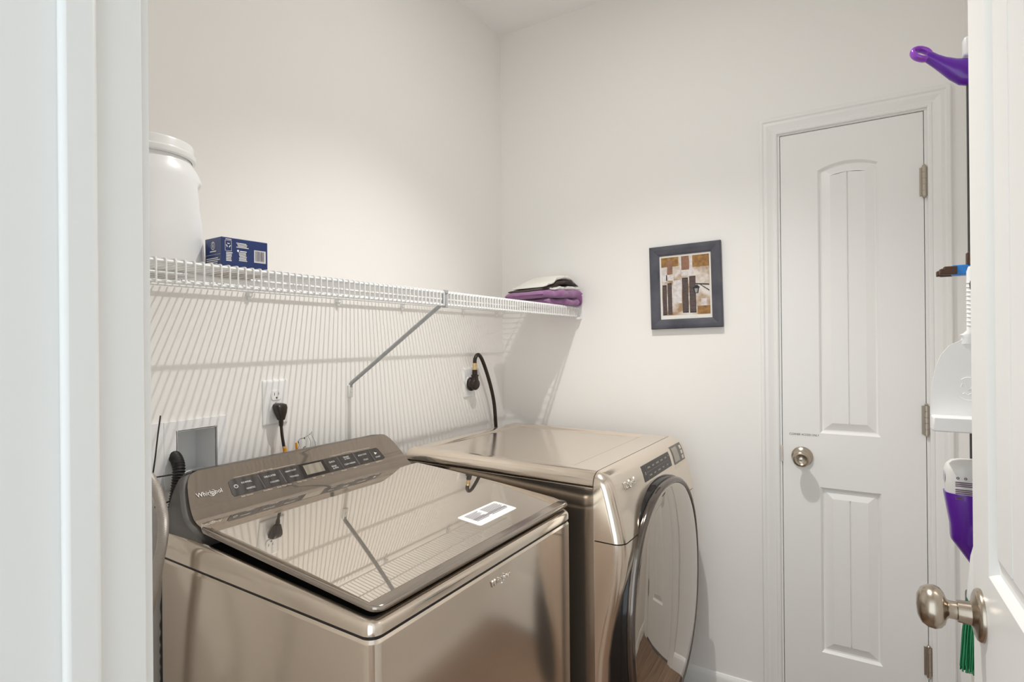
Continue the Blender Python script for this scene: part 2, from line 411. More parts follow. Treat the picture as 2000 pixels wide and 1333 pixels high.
# subdivided front-back so that the rim can follow the lid's slope
def ringpts(i, z):
    base = rrect(i, WW-i, i, WD-.004-i, max(.006, .024-i*.6), 6); out = []
    for k, p in enumerate(base):
        q = base[(k+1) % len(base)]; out.append(p)
        if abs(q[1]-p[1]) > .3:
            for t in (.17, .34, .5, .66, .82, .9): out.append((p[0]+(q[0]-p[0])*t, p[1]+(q[1]-p[1])*t))
    return [(x, y, wz(y, z)) for x, y in out]
m.rings([ringpts(i, z) for z, i in rows], False, False); m.build('top_frame', 'metal_paint', wash, smooth=40)
m = M(); m.rings([[(x, y, wz(y, z)-.008) for x, y in rrect(.018, WW-.018, .018, .60, .016, 5)] for z in (.872, .888)]); m.build('lid_well', 'black_rubber', wash)
# lid
LZ = lambda y, z: z + .074*y
def GZ(y, h=0):      # gently crowned glass, set slightly into the rim at the front
    t = (y-.024)/.493; return .9120 + .0825*(y-.024) + .013*t*(1-t) + h
m = M(); rr = lambda i: rrect(.010+i, .680-i, .000+i, .519-i*.2, max(.004, .022-i*.5), 6)
m.rings([[(x, y, LZ(y, z)) for x, y in rr(i)] for i, z in ((.006, .8985), (.001, .900), (0, .903), (0, .906), (.0015, .9085), (.004, .9095))]); lid = m.build('lid', 'lid_rim', wash, smooth=40)
m = M(); gu = [.017+.656*k/12 for k in range(13)]; gv = [.024+.493*k/24 for k in range(25)]
m.grid(lambda u, v: (u, v, GZ(v)), gu, gv)
m.rings([[(.017, v, GZ(v)) for v in gv], [(.017, v, GZ(v)-.012) for v in gv]], False, False, closed=False); m.rings([[(.673, v, GZ(v)) for v in gv], [(.673, v, GZ(v)-.012) for v in gv]], False, False, closed=False)
m.rings([[(u, .024, GZ(.024)) for u in gu], [(u, .024, GZ(.024)-.004) for u in gu]], False, False, closed=False); m.rings([[(u, .517, GZ(.517)) for u in gu], [(u, .517, GZ(.517)-.012) for u in gu]], False, False, closed=False)
glass = m.build('lid_glass', 'lid_glass', lid, smooth=30); glass['label'] = 'mirror finish tinted glass'
# instruction label stuck on the lid
m = M(); m.rings([[(x, y, GZ(y, z)) for x, y in rrect(.386, .538, .073, .139, .006, 4)] for z in (-.0005, .0007)]); stk = m.build('warning_sticker', 'print_white', lid); stk['label'] = 'white paper sticker with grey printed lines'
m = M()
for k in range(9):
    yy = .092 + k*.0045
    if k in (1, 2):
        m.add([(x, y, GZ(y, .0011)) for x, y in ((.402, yy), (.53, yy), (.53, yy+.0032), (.402, yy+.0032))], [(0,1,2,3)])
    else:
        for a, b in ((.402, .452), (.462, .53)):
            b2 = b - random.random()*.012
            m.add([(x, y, GZ(y, .0011)) for x, y in ((a, yy), (b2, yy), (b2, yy+.0022), (a, yy+.0022))], [(0,1,2,3)])
m.build('printed_line', 'bar_grey', stk, smooth=0)
# console -------------------------------------------------------------
CP = [(.517, .9385, .326), (.530, .9405, .327), (.545, .9450, .327), (.557, .9520, .327), (.566, .9605, .326), (.575, .9712, .3245), (.585, .9828, .322), (.597, .9967, .318), (.609, 1.0105, .313), (.619, 1.0220, .307), (.6265, 1.0308, .299), (.630, 1.0355, .290), (.632, 1.0375, .278)]
CC = .350
m = M(); NU = 14
def cp_row(v, z, hw): return [(CC - hw + 2*hw*k/NU, v, z) for k in range(NU+1)]
fr = [cp_row(*p) for p in CP]; bk = [cp_row(v+.010, z-.004, hw-.002) for v, z, hw in CP]
m.rings([f + b[::-1] for f, b in zip(fr, bk)]); con = m.build('control_panel', 'console_gloss', wash, smooth=40)
m = M()
hs = [[(CC-hw-e, v+.006, z), (CC-hw-e+.006, v+.002, z), (CC+hw+e-.006, v+.002, z), (CC+hw+e, v+.006, z), (CC+hw+e+.002, .640, z), (CC+hw+e-.01, .66, z), (CC-hw-e+.01, .66, z), (CC-hw-e-.002, .640, z)] for v, z, hw, e in
      [(.512, .890, .326, .014), (.512, .925, .326, .013)] + [(v+.009, z-.003, hw, .0135 - .008*k/len(CP)) for k, (v, z, hw) in enumerate(CP[1:])]]
m.rings(hs); m.build('console_housing', 'console_grey', wash, smooth=45)
# trim line where the panel meets the lid
m = M(); m.box(.028, .674, .515, .521, .9420, .9525); m.build('hinge_trim', 'chrome', wash, bevel=.0015)
E_ = Vector((0, .065, .075)).normalized(); N_ = Vector((0, -.075, .065)).normalized(); P0_ = Vector((0, .565, .9593))
CF = lambda u, t, h=0: Vector((u, 0, 0)) + P0_ + E_*t + N_*h
m = M(); poly = [(.1215, .026), (.1245, .0185), (.590, .0185), (.596, .022), (.5885, .055), (.5825, .0600), (.131, .0625), (.1235, .057)]
m.prism(poly, lambda a, b, h: CF(a, b, h), -.002, .0012); strip = m.build('key_strip', 'key_strip', con, smooth=0)
m = M(); m.prism([(.312, .0195), (.392, .0195), (.389, .0605), (.315, .0605)], lambda a, b, h: CF(a, b, h), 0, .0016); m.build('display_bezel', 'key_dark', strip, smooth=0)
m = M(); m.prism([(.323, .0265), (.380, .0265), (.380, .0555), (.323, .0555)], lambda a, b, h: CF(a, b, h), .001, .0021); m.build('display', 'lcd', strip, smooth=0)
for u in (.1985, .2565, .4365, .4935, .5515):
    m = M(); m.prism([(u+.0025, .0205), (u+.0037, .0205), (u, .0585), (u-.0012, .0585)], lambda a, b, h: CF(a, b, h), .001, .0016); m.build('key_divider', 'bar_grey', strip, smooth=0)
def clab(txt, u, t, size, parent, mt='print_white', align='CENTER', sq=1.0, nm='key_lettering'):
    m = M(); m.text(txt, size, lambda x, y: CF(u+x, t+y, .0020), align, sq); return m.build(nm, mt, parent, smooth=0)
for txt, u, t in (('NORMAL', .164, .0450), ('WHITES', .168, .0275), ('DELICATES', .2255, .0460), ('COLORS', .231, .0285), ('HEAVY DUTY', .284, .0470), ('TOWELS', .287, .0300),
                  ('QUICK', .4125, .0450), ('RINSE', .4125, .0310), ('& SPIN', .4150, .0245), ('DRAIN', .4640, .0500), ('& SPIN', .4650, .0440), ('CLEAN WASHER', .4660, .0275), ('BULKY ITEMS', .521, .0450), ('COLD', .5245, .0280), ('START', .572, .0270)):
    clab(txt, u, t, .0066, strip, sq=.95 if len(txt) < 10 else .8)
for txt, u, t in (('Soak Options', .152, .0118), ('Extra Rinse', .205, .0118), ('Deep Water Wash', .250, .0118), ('Water Temp', .300, .0118), ('Soil', .338, .0118), ('Spin', .366, .0118), ('Lid', .395, .0118), ('Presoak', .436, .0118), ('Delay', .475, .0118), ('Control', .520, .0118), ('Hold 3 Sec', .566, .0118)):
    clab(txt, u, t, .0052, con, 'print_tan')
for a, b in ((.14, .205), (.235, .305), (.415, .455), (.495, .56)):
    m = M(); m.prism([(a, .0648), (b, .0648), (b, .0655), (a, .0655)], lambda x, y, h: CF(x, y, h), .0005, .0014); m.build('printed_line', 'print_tan', con, smooth=0)
clab('WHAT TO WASH', .220, .0642, .0050, con, 'print_tan'); clab('HOW TO WASH', .475, .0642, .0050, con, 'print_tan')
# power symbol and start symbol
m = M(); m.rings([[CF(.1365+r*math.cos(2*PI*k/20), .0420+r*math.sin(2*PI*k/20), .0019) for k in range(20)] for r in (.0036, .0049)], False, False); m.box
m.add([CF(.1360, .0420, .0020), CF(.1370, .0420, .0020), CF(.1370, .0450, .0020), CF(.1360, .0450, .0020)], [(0,1,2,3)]); m.build('power_symbol', 'print_white', strip, smooth=0)
m = M(); m.add([CF(.566, .047, .002), CF(.576, .0425, .002), CF(.566, .038, .002)], [(0,1,2)]); m.build('start_symbol', 'print_white', strip, smooth=0)
def brand(fn, size, name, mt, parent, label, sq=1.0, extr=None):
    """script-like wordmark with a swoosh round the p"""
    m = M(); m.text('Whirlpool', size, fn, squash=sq)
    wd = max(p[0] for p in text_geo('Whirlpool')[0])*size*sq
    cx, cy = wd*.60, size*.26; rx, ry = size*.42*sq*1.35, size*.50
    pts = [(cx + rx*math.cos(a), cy + ry*math.sin(a)+.12*rx*math.cos(a)) for a in [math.radians(-165+k*11) for k in range(22)]]
    for i in range(len(pts)-1):
        t = math.sin(PI*(i+.5)/len(pts))*size*.032 + .0001
        (x0, y0), (x1, y1) = pts[i], pts[i+1]; dx, dy = x1-x0, y1-y0; l = math.hypot(dx, dy); nx, ny = -dy/l*t, dx/l*t
        m.add([fn(x0+nx, y0+ny), fn(x1+nx, y1+ny), fn(x1-nx, y1-ny), fn(x0-nx, y0-ny)], [(0,1,2,3)])
    o = m.build(name, mt, parent, smooth=0)
    md = o.modifiers.new('solid', 'SOLIDIFY'); md.thickness = extr or .0008; md.offset = 0; o['label'] = label; return o
brand(lambda x, y: CF(.046+x, .0365+y, .0016), .0155, 'brand_lettering', 'print_white', con, 'white printed wordmark', .88)
brand(lambda x, y: Vector((.318+x, -.0012, .824+y)), .0185, 'brand_badge', 'chrome', wash, 'small chrome wordmark badge', .92, .0024)

# =================================================================== DRYER  (X = width, Y = -depth towards the room)
D0 = (-.797, -.106, 0); DA = -.037
dry = thing('clothes_dryer', 'champagne metallic front load dryer with a large round tinted door', 'clothes dryer', D0, DA)
DW, SEAM, DZ = .686, .682, .975
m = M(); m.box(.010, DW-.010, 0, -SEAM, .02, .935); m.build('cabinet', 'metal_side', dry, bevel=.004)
def dtop(u, v):
    r = .034; d = 0
    e = min(u, DW-u)
    if e < r: d += r - math.sqrt(max(0, r*r-(r-e)**2))
    if v < .02: d += (.02 - math.sqrt(max(0, .02**2-(.02-v)**2)))*.6
    q = min(u-.060, DW-.060-u, v-.055, .600-v)
    d += .0055*sstep(0, .016, q)
    return (u, -v, DZ - d)
us = [0, .001, .003, .006, .010, .015, .021, .028, .034, .05, .060, .064, .068, .072, .076, .082] ; us = us + [.12+.0495*k for k in range(10)] + [DW-x for x in us[::-1]]; us = sorted(set(round(x, 4) for x in us))
vs2 = [0, .002, .005, .01, .02, .04, .055, .059, .063, .067, .071, .08, .15, .25, .35, .45, .55, .575, .584, .588, .592, .596, .600, .61, .64, .665, SEAM-.0015]
m = M(); m.grid(dtop, us, vs2)
n = len(us); edge = [(0, -v) for v in vs2]
m.rings([[dtop(0, v) for v in vs2], [(0, -v, .944) for v in vs2], [(.006, -v, .9385) for v in vs2], [(.03, -v, .9385) for v in vs2]], False, False, closed=False)
m.rings([[dtop(DW, v) for v in vs2], [(DW, -v, .944) for v in vs2], [(DW-.006, -v, .9385) for v in vs2], [(DW-.03, -v, .9385) for v in vs2]], False, False, closed=False)
m.rings([[dtop(u, 0) for u in us], [(u, 0, .93) for u in us]], False, False, closed=False)
m.rings([[dtop(u, SEAM-.0015) for u in us], [(u, -(SEAM-.0015), .93) for u in us]], False, False, closed=False)
m.build('top_panel', 'metal_paint', dry, smooth=40)
VP = [(.02,.705),(.2,.708),(.42,.712),(.49,.718),(.56,.730),(.63,.746),(.70,.760),(.75,.7655),(.785,.766),(.82,.761),(.86,.752),(.90,.742),(.93,.734),(.945,.7285),(.955,.723),(.962,.717),(.968,.709),(.9725,.699),(.975,.688)]
def dv(z):
    for (z0, v0), (z1, v1) in zip(VP, VP[1:]):
        if z <= z1: return v0 + (v1-v0)*max(0, (z-z0)/(z1-z0))
    return VP[-1][1]
def frow(z):
    v = dv(z); b = SEAM+.0008; r = min(.030, max(.0005, v-b)); out = [(0, -b, z)]
    e = .0
    if z > .945: e = (.034 - math.sqrt(max(0, .034**2 - (max(0, z-.941))**2)))
    for k in range(9):
        a = math.radians(90*k/8); out.append((r*1.0 - r*math.cos(a), -(v - r + r*math.sin(a)), z))
    mid = [(DW*t, -v, z) for t in (.15, .3, .45, .55, .7, .85)]
    L = out + mid + [(DW-x, y, zz_) for x, y, zz_ in out[::-1]]
    return [(e + x*(DW-2*e)/DW, y, z_) for x, y, z_ in L]
zs = [.02,.1,.2,.3,.42,.46,.49,.52,.56,.6,.63,.665,.70,.725,.75,.775,.7965]
m = M(); m.rings([frow(z) for z in zs]); m.build('front_panel', 'metal_paint', dry, smooth=35)
zs = [.7995,.82,.84,.86,.88,.90,.915,.93,.938,.945,.950,.955,.959,.962,.965,.968,.9705,.9725,.974,.975]
m = M(); m.rings([frow(z) for z in zs]); dcon = m.build('control_panel', 'metal_paint', dry, smooth=35)
DF = lambda u, z, h=0: Vector((u, -(dv(z)+h), z))
def patch(name, mt, parent, u0, u1, z0, z1, h, th=.0015, nz=5):
    m = M(); zz_ = [z0+(z1-z0)*k/nz for k in range(nz+1)]
    m.rings([[DF(u0, z, h-th), DF(u1, z, h-th), DF(u1, z, h), DF(u0, z, h)] for z in zz_]); return m.build(name, mt, parent, smooth=0)
ds = patch('key_strip', 'key_dark', dcon, .235, .492, .9070, .9510, .0012)
for u in (.266, .466): patch('key_divider', 'bar_grey', ds, u, u+.0014, .908, .950, .0017, .0006)
patch('key_divider', 'bar_grey', ds, .268, .466, .9288, .9296, .0017, .0006)
def dlab(txt, u, z, size, parent=ds, mt='print_tan'):
    m = M(); m.text(txt, size, lambda x, y: DF(u+x, z+y, .0020), 'CENTER', .9); m.build('key_lettering', mt, parent, smooth=0)
for k, (a, b) in enumerate((('NORMAL', 'TOWELS'), ('BULKY', 'HEAVY'), ('SANITIZE', 'WRINKLE'), ('CASUAL', 'TIMED'), ('QUICK', 'STEAM'))):
    u = .288 + k*.040; dlab(a, u, .9375, .0066); dlab(b, u, .9160, .0066)
dlab('+', .479, .937, .010); dlab('-', .479, .915, .010)
m = M(); m.rings([[DF(.2505+r*math.cos(2*PI*k/16), .9290+r*math.sin(2*PI*k/16), .002) for k in range(16)] for r in (.003, .0042)], False, False); m.build('power_symbol', 'print_tan', ds, smooth=0)
db = patch('display_bezel', 'console_grey', dcon, .522, .640, .9030, .9590, .0012)
patch('display', 'lcd', db, .530, .584, .9090, .9540, .0018, .0006)
for z in (.9065, .9225, .9385): patch('touch_key', 'print_tan', db, .612, .629, z+.002, z+.0135, .0018, .0006, 2)
patch('energy_label', 'print_tan', dcon, .522, .640, .8870, .9015, .0010)
brand(lambda x, y: DF(.078+x, .9215+y, .0012), .0250, 'brand_badge', 'chrome', dcon, 'chrome wordmark badge', .82, .0026)
# round door
dc = (.343, .545); DRX, DRZ, DN = .320, .350, 2.25
def dring(s, v, N=72): return [(x, -v, z) for x, z in sup(dc[0], dc[1], DRX*s, DRZ*s, DN, N)]
m = M(); m.rings([dring(s, v) for s, v in ((1.012, .690), (1.014, .735), (1.014, .7560), (1.006, .7620), (.99, .764), (.90, .764))], True, True); m.build('door_seal', 'black_gloss', dry, smooth=40)
drd = thing('dryer_door'); drd.parent = dry
bpy.data.objects.remove(drd)
m = M(); m.rings([dring(s, v) for s, v in ((.985, .755), (1.0, .760), (1.004, .768), (1.0, .776), (.988, .781), (.972, .782), (.958, .779), (.95, .772))], True, True); ddoor = m.build('door_ring', 'door_ring', dry, smooth=60); ddoor['label'] = 'dark chrome door rim'
m = M(); m.rings([dring(s, v) for s, v in ((.958, .772), (.957, .7775), (.94, .7805), (.90, .7845), (.82, .7905), (.70, .797), (.55, .8025), (.38, .8065), (.2, .8085), (.04, .809))], True, True); dg = m.build('door_glass', 'door_tint', ddoor, smooth=80, ); dg['label'] = 'tinted mirror glass door panel'

# =================================================================== WIRE SHELF
SZ, SY = 1.4665, -.392
shelf = thing('wire_shelf', 'white ventilated wire shelf on the wall above the washer', 'shelf', (0, 0, SZ))
wm = None
SP = .01575; nW = int((0 - XE - .012)/SP)
for k in range(nW+1):
    if wm is None:
        m = M(); m.tube([(0, -.006, 0), (0, SY+.004, 0), (0, SY+.0012, -.0008), (0, SY, -.004), (0, SY, -.041)], .0017, 6); o = m.build('wire', 'wire_white', shelf); wm = o.data
    else:
        o = bpy.data.objects.new('wire', wm); COL.objects.link(o); o.parent = shelf
    o.location = (-.010 - k*SP, 0, 0)
for nm, yy, zz_, r in (('back_rod', -.014, -.0048, .0034), ('deck_rod', -.112, -.0048, .0032), ('deck_rod', -.238, -.0048, .0032), ('front_rod', SY+.0049, -.0048, .0036), ('lip_rod', SY+.0049, -.0385, .0034)):
    m = M(); m.tube([(XE+.004, yy, zz_), (-.004, yy, zz_)], r, 8); m.build(nm, 'wire_white', shelf)
bx = -.931
m = M(); m.tube([(bx, SY+.001, -.024), (bx, SY+.012, -.033), (bx, -.012, 1.196-SZ), (bx, -.0065, 1.189-SZ), (bx, -.0065, 1.182-SZ)], .0062, 10); brace = m.build('brace', 'brace_grey', shelf, smooth=50)
m = M(); m.box(bx-.0055, bx+.0055, SY-.003, SY+.010, -.046, .001); m.box(bx-.0065, bx+.0065, SY-.0045, SY+.006, -.006, .004); m.build('brace_hook', 'brace_grey', brace, bevel=.0012)
m = M(); m.box(bx-.008, bx+.008, -.010, 0, 1.150-SZ, 1.190-SZ); m.build('brace_foot', 'white_plastic', brace, bevel=.002)
m = M(); m.lathe([(.0035, 0), (.0035, .0015), (0, .002)], (bx, -.010, 1.168-SZ), (0,-1,0), 12, False); m.build('screw', 'chrome', brace)
for x in (-1.58, -1.276, -.977, -.687, -.315, -.06):
    m = M(); m.box(x-.006, x+.006, -.014, 0, -.018, .002); m.box(x-.004, x+.004, -.010, 0, -.028, -.016); m.build('wall_clip', 'wire_white', shelf, bevel=.002)
m = M(); m.box(-.004, 0, SY-.010, SY+.012, -.052, .006); m.box(-.028, 0, SY-.006, SY+.010, -.052, -.0425); m.build('end_bracket', 'white_plastic', shelf, bevel=.002)
m = M(); m.box(XE, XE+.004, SY-.010, SY+.012, -.052, .006); m.box(XE, XE+.028, SY-.006, SY+.010, -.052, -.0425); m.build('end_bracket', 'white_plastic', shelf, bevel=.002)

# things on the shelf ------------------------------------------------------
DK = SZ + .0020
tub = thing('plastic_tub', 'large white plastic tub with a round screw lid on the shelf', 'tub', (-1.592, -.158, DK))
m = M(); rs = []
for z, a, n_ in ((0, .080, 3), (.003, .087, 3), (.012, .0895, 2.9), (.10, .0895, 2.8), (.115, .0895, 2.8), (.13, .0894, 2.75), (.145, .0892, 2.7), (.16, .0889, 2.65), (.170, .0885, 2.6), (.176, .0881, 2.55), (.181, .0877, 2.5), (.185, .0873, 2.45), (.19, .0868, 2.4), (.205, .083, 2.2), (.217, .0775, 2.1), (.224, .074, 2), (.236, .074, 2)):
    pts = []
    for x, y in sup(0, 0, a, a, n_, 64):
        ang = math.atan2(y, x); dent = math.exp(-((ang+.62)/.26)**2)*sstep(.06, .15, z)*(1-sstep(.172, .186, z))*.013
        pts.append((x*(1-dent/.09), y*(1-dent/.09), z))
    rs.append(pts)
# extra rows for the finger dent
m.rings(rs); m.build('tub_body', 'jug_white', tub, smooth=60)
m = M(); m.lathe([(.075,.228),(.0815,.230),(.0825,.234),(.0825,.2385),(.0795,.2405),(.0785,.243),(.0785,.256),(.0765,.260),(.070,.261),(.067,.259),(0,.259)], (0,0,0), (0,0,1), 64, False); m.build('lid', 'white_plastic', tub, smooth=50)
box = thing('blue_carton', 'small dark blue printed carton with a white barcode on the shelf', 'box', (-1.478, -.299, DK), -.06)
BX, BY, BZ = .098, .064, .069
m = M(); m.box(-BX/2, BX/2, 0, BY, .0004, BZ); m.mi = 0; bo = m.build('carton_body', ['box_blue'], box, bevel=.0012, smooth=0)
m = M(); m.box(-BX/2+.001, BX/2-.001, .001, BY-.001, 0, .0006); m.build('carton_base', 'box_card', box, smooth=0)
BF = lambda u, z, h=.0004: Vector((u, -h, z)); BL = lambda u, z, h=.0004: Vector((-BX/2-h, BY-u, z))
def flat(m, F, u0, u1, z0, z1, h=.0004): m.add([F(u0, z0, h), F(u1, z0, h), F(u1, z1, h), F(u0, z1, h)], [(0,1,2,3)])
m = M(); flat(m, BF, .0185, .0445, .024, .0500); bc = m.build('barcode_label', 'barcode', bo, smooth=0)
m = M(); u = .0215
while u < .041:
    wd = random.choice([.0004, .0007, .0011, .0016]); flat(m, BF, u, u+wd, .0275, .0480, .0007); u += wd + random.choice([.0005, .0009, .0013])
m.build('barcode_bar', 'bar_grey', bc, smooth=0)
m = M()
for k, (a, b) in enumerate(((-.019, -.004), (-.017, -.002), (-.016, -.003), (-.019, .001))): flat(m, BF, a, b+.006, .0588-k*.0027, .0602-k*.0027)
m.rings([[BF(-.0155+r*math.cos(2*PI*k/14), .0440+r*math.sin(2*PI*k/14)) for k in range(14)] for r in (.0003, .0023)], False, False)
flat(m, BF, -.0115, .0025, .0425, .0445)
for k in range(7): flat(m, BF, -.014+.002*random.random(), .001+.003*random.random(), .0395-k*.0026, .0409-k*.0026)
for k in range(6): flat(m, BF, -.040, -.030+.003*random.random(), .0375-k*.0032, .0393-k*.0032)
flat(m, BF, -.041, -.029, .0645, .0657)
for e in ((-.042, -.0288, .0622, .0628), (-.042, -.0288, .0415, .0421), (-.042, -.0414, .0415, .0628), (-.0294, -.0288, .0415, .0628)): flat(m, BF, *e)
for j in range(3):
    a0 = math.radians(90+120*j)
    pts = [( -.0354+r*math.cos(a0+t), .0530+r*math.sin(a0+t)) for r, t in ((.0030, -.7), (.0052, -.7), (.0052, .55), (.0030, .55))]
    m.add([BF(a, b, .0006) for a, b in pts], [(0,1,2,3)])
m.build('printed_text', 'print_white', bo, smooth=0)
m = M()
m.rings([[BL(.032+r*.9*math.cos(2*PI*k/20), .0530+r*math.sin(2*PI*k/20)) for k in range(20)] for r in (.0068, .0082)], False, False)
flat(m, BL, .0305, .0335, .0490, .0555); m.rings([[BL(.032+r*math.cos(2*PI*k/12), .0575+r*math.sin(2*PI*k/12)) for k in range(12)] for r in (.0002, .0013)], False, False)
flat(m, BL, .020, .044, .0405, .0425); flat(m, BL, .004, .060, .0345, .0349)
for k in range(7): flat(m, BL, .006, .048+.012*random.random(), .0265-k*.0038, .0283-k*.0038)
m.build('printed_text', 'print_white', bo, smooth=0)

# towels --------------------------------------------------------------------
TA = math.radians(167.4)   # direction of the front edge, from the right end to the left
TO = Vector((-.050, -.405, DK)); ta = Vector((math.cos(TA), math.sin(TA), 0)); tb = Vector((-ta.y, ta.x, 0))
if tb.y < 0: tb = -tb
def towel(name, label, layers, mt, rnd):
    rng = random.Random(rnd); m = M()
    for (a0, a1, b0, b1, zfun, tfun, seed) in layers:
        rr_ = []; N = 26
        ph = [rng.random()*6 for _ in range(6)]
        for i in range(N+1):
            s = i/N; a = a0 + (a1-a0)*s
            end = min(1, math.sqrt(max(0, 1-(1-min(s, 1-s)/.07)**2)) if min(s, 1-s) < .07 else 1); end = max(end, .12)
            t = tfun(s)*end; zb = zfun(s) + tfun(s)*(1-end)/2
            bb0 = b0 + .005*math.sin(9*s+ph[0]) + .003*math.sin(23*s+ph[1]); sec = []
            for x, y in sup(0, 0, 1, 1, 4.5, 32):
                b = bb0 + (b1-bb0)*(x+1)/2; z = zb + t*(y+1)/2 + .0022*math.sin(17*s+ph[2]+x*2)*(y > 0) + .0015*math.sin(41*s+ph[3])*(y > 0)
                sec.append(TO*1 + ta*a + tb*b + Vector((0, 0, z)))
            rr_.append(sec)
        m.rings(rr_)
    o = m.build(name, mt, None, smooth=80); tag(o, label, 'towel'); return o
towel('folded_towel', 'folded purple towel at the bottom of the pile on the shelf end', [
    (-.006, .232, -.010, .19, lambda s: .000, lambda s: .032-.009*s, 1), (-.002, .246, -.020, .19, lambda s: .031-.009*s, lambda s: .039-.010*s, 2),
    (-.030, .035, .004, .15, lambda s: .0, lambda s: .056-.006*s, 3)], 'towel_purple', 3)
towel('folded_towel', 'folded cream towel lying directly on the purple towel', [
    (-.026, .165, .012, .185, lambda s: .0690-.013*s, lambda s: .012+.007*math.sin(PI*s), 5)], 'towel_cream', 5)
towel('folded_towel', 'folded dark brown towel between two cream towels', [
    (-.028, .226, .016, .19, lambda s: .080+.016*math.sin(PI*min(1, s*1.5))-.032*s*s, lambda s: .018-.004*s, 6)], 'towel_brown', 8)
towel('folded_towel', 'folded cream towel on top of the pile', [
    (.004, .212, .014, .185, lambda s: .0975+.016*math.sin(PI*min(1, s*1.5))-.032*s*s, lambda s: .007+.011*math.sin(PI*s), 7)], 'towel_cream', 9)

# =================================================================== WALL FITTINGS
# recessed laundry box with two compartments
lb = thing('laundry_outlet_box', 'white recessed double laundry valve box in the wall behind the washer', 'outlet box', (-1.5, 0, 1.063))
def flange(x0, x1, hx0, hx1):
    z0, z1, hz0, hz1 = .985-1.063, 1.1425-1.063, 1.008-1.063, 1.1165-1.063; f = -.0045
    m = M(); m.xf = lambda p: p + Vector((1.5, 0, 0))
    m.box(x0, hx0, f, 0, z0, z1); m.box(hx1, x1, f, 0, z0, z1); m.box(hx0, hx1, f, 0, z0, hz0); m.box(hx0, hx1, f, 0, hz1, z1)
    fl = m.build('flange', 'outlet_white', lb, bevel=.0008)
    m = M(); m.xf = lambda p: p + Vector((1.5, 0, 0)); t = .0025; b = .088
    m.box(hx0-t, hx0, f, b, hz0-t, hz1+t); m.box(hx1, hx1+t, f, b, hz0-t, hz1+t); m.box(hx0, hx1, f, b, hz0-t, hz0); m.box(hx0, hx1, f, b, hz1, hz1+t); m.box(hx0-t, hx1+t, b, b+t, hz0-t, hz1+t)
    m.build('recess', 'outlet_white', fl, smooth=0)
flange(-1.4915, -1.340, -1.462, -1.3685); flange(-1.645, -1.4925, -1.6165, -1.5235)
m = M(); m.lathe([(.011, 0), (.011, .022), (.008, .024), (.008, .04)], (-.073, .045, .055-.1085+.002), (0,0,1), 14); m.lathe([(.016, 0), (.016, .006)], (-.073, .045, .0), (0, -1, 0), 12); m.build('valve', 'brass', lb)

def plate(root, hw, hh):
    m = M(); m.rings([[(x, -y_, z) for x, z in rrect(-hw+i, hw-i, -hh+i, hh-i, .004, 3)] for y_, i in ((0, 0), (.0035, 0), (.0058, .0028), (.0062, .006))], True, True); return m.build('cover_plate', 'outlet_white', root, smooth=35)
ou = thing('wall_outlet', 'white duplex wall outlet with the washer cord plugged in', 'outlet', (-1.199, 0, 1.1610))
pl = plate(ou, .0385, .0620)
for z in (.0195, -.0195):
    m = M(); pts = [(x, max(-.0135, min(.0135, zz_))) for x, zz_ in sup(0, 0, .0172, .0172, 2, 32)]
    m.rings([[(x, -.0060, z+zz_) for x, zz_ in pts], [(x, -.0078, z+zz_) for x, zz_ in pts], [(x*.96, -.0083, z+zz_*.96) for x, zz_ in pts]]); rc = m.build('receptacle', 'outlet_white', pl)
    m = M(); m.box(-.0072, -.0056, -.0086, -.0070, z-.001, z+.0075); m.box(.0056, .0070, -.0086, -.0070, z, z+.0072); m.lathe([(.0026, 0), (.0026, .0003)], (0, -.0083, z-.0072), (0,-1,0), 10); m.build('slot', 'slot_dark', pl, smooth=0)
m = M(); m.lathe([(.0032, 0), (.0028, .0012), (0, .0014)], (0, -.0060, 0), (0,-1,0), 12, False); m.build('screw', 'outlet_white', pl)
# washer cord
wc = thing('power_cord', 'black power cord with plug below the left outlet', 'power cord', (-1.199, -.0083, 1.1415))
m = M(); rs = []
for z, hw, y0, y1 in ((.0165, .010, 0, .018), (.0135, .0160, 0, .026), (.005, .0165, 0, .030), (-.008, .0130, .002, .031), (-.020, .0095, .006, .029), (-.028, .0080, .010, .027)):
    rs.append([(x, -(y0+y1)/2 + b, z) for x, b in rrect(-hw, hw, -(y1-y0)/2, (y1-y0)/2, min(hw, (y1-y0)/2)*.55, 4)])
m.rings(rs); m.build('plug', 'cord_brown', wc, smooth=50)
m = M(); m.lathe([(.0068, -.026), (.0072, -.029), (.0058, -.031), (.0066, -.034), (.0054, -.037), (.0060, -.040), (.0045, -.046)], (0, -.0185, 0), (0,0,1), 14); m.build('strain_relief', 'cord_brown', wc)
m = M(); m.tube(bez([(0, -.0185, -.040), (.0008, -.021, -.07), (.003, -.026, -.105), (.005, -.028, -.135), (.007, -.026, -.19), (.010, -.022, -.30)]), .0042, 10); m.build('cord', 'cord_brown', wc)
m = M(); m.tube([(.0038, -.0265, -.1005), (.0042, -.0268, -.107)], .0052, 12); m.build('cord_tag_edge', 'orange_pale', wc); m = M(); m.tube(bez([(.0042, -.0268, -.106), (.0052, -.0280, -.135), (.0062, -.0272, -.165)], 4), .0054, 12); m.build('cord_tag', 'orange', wc)
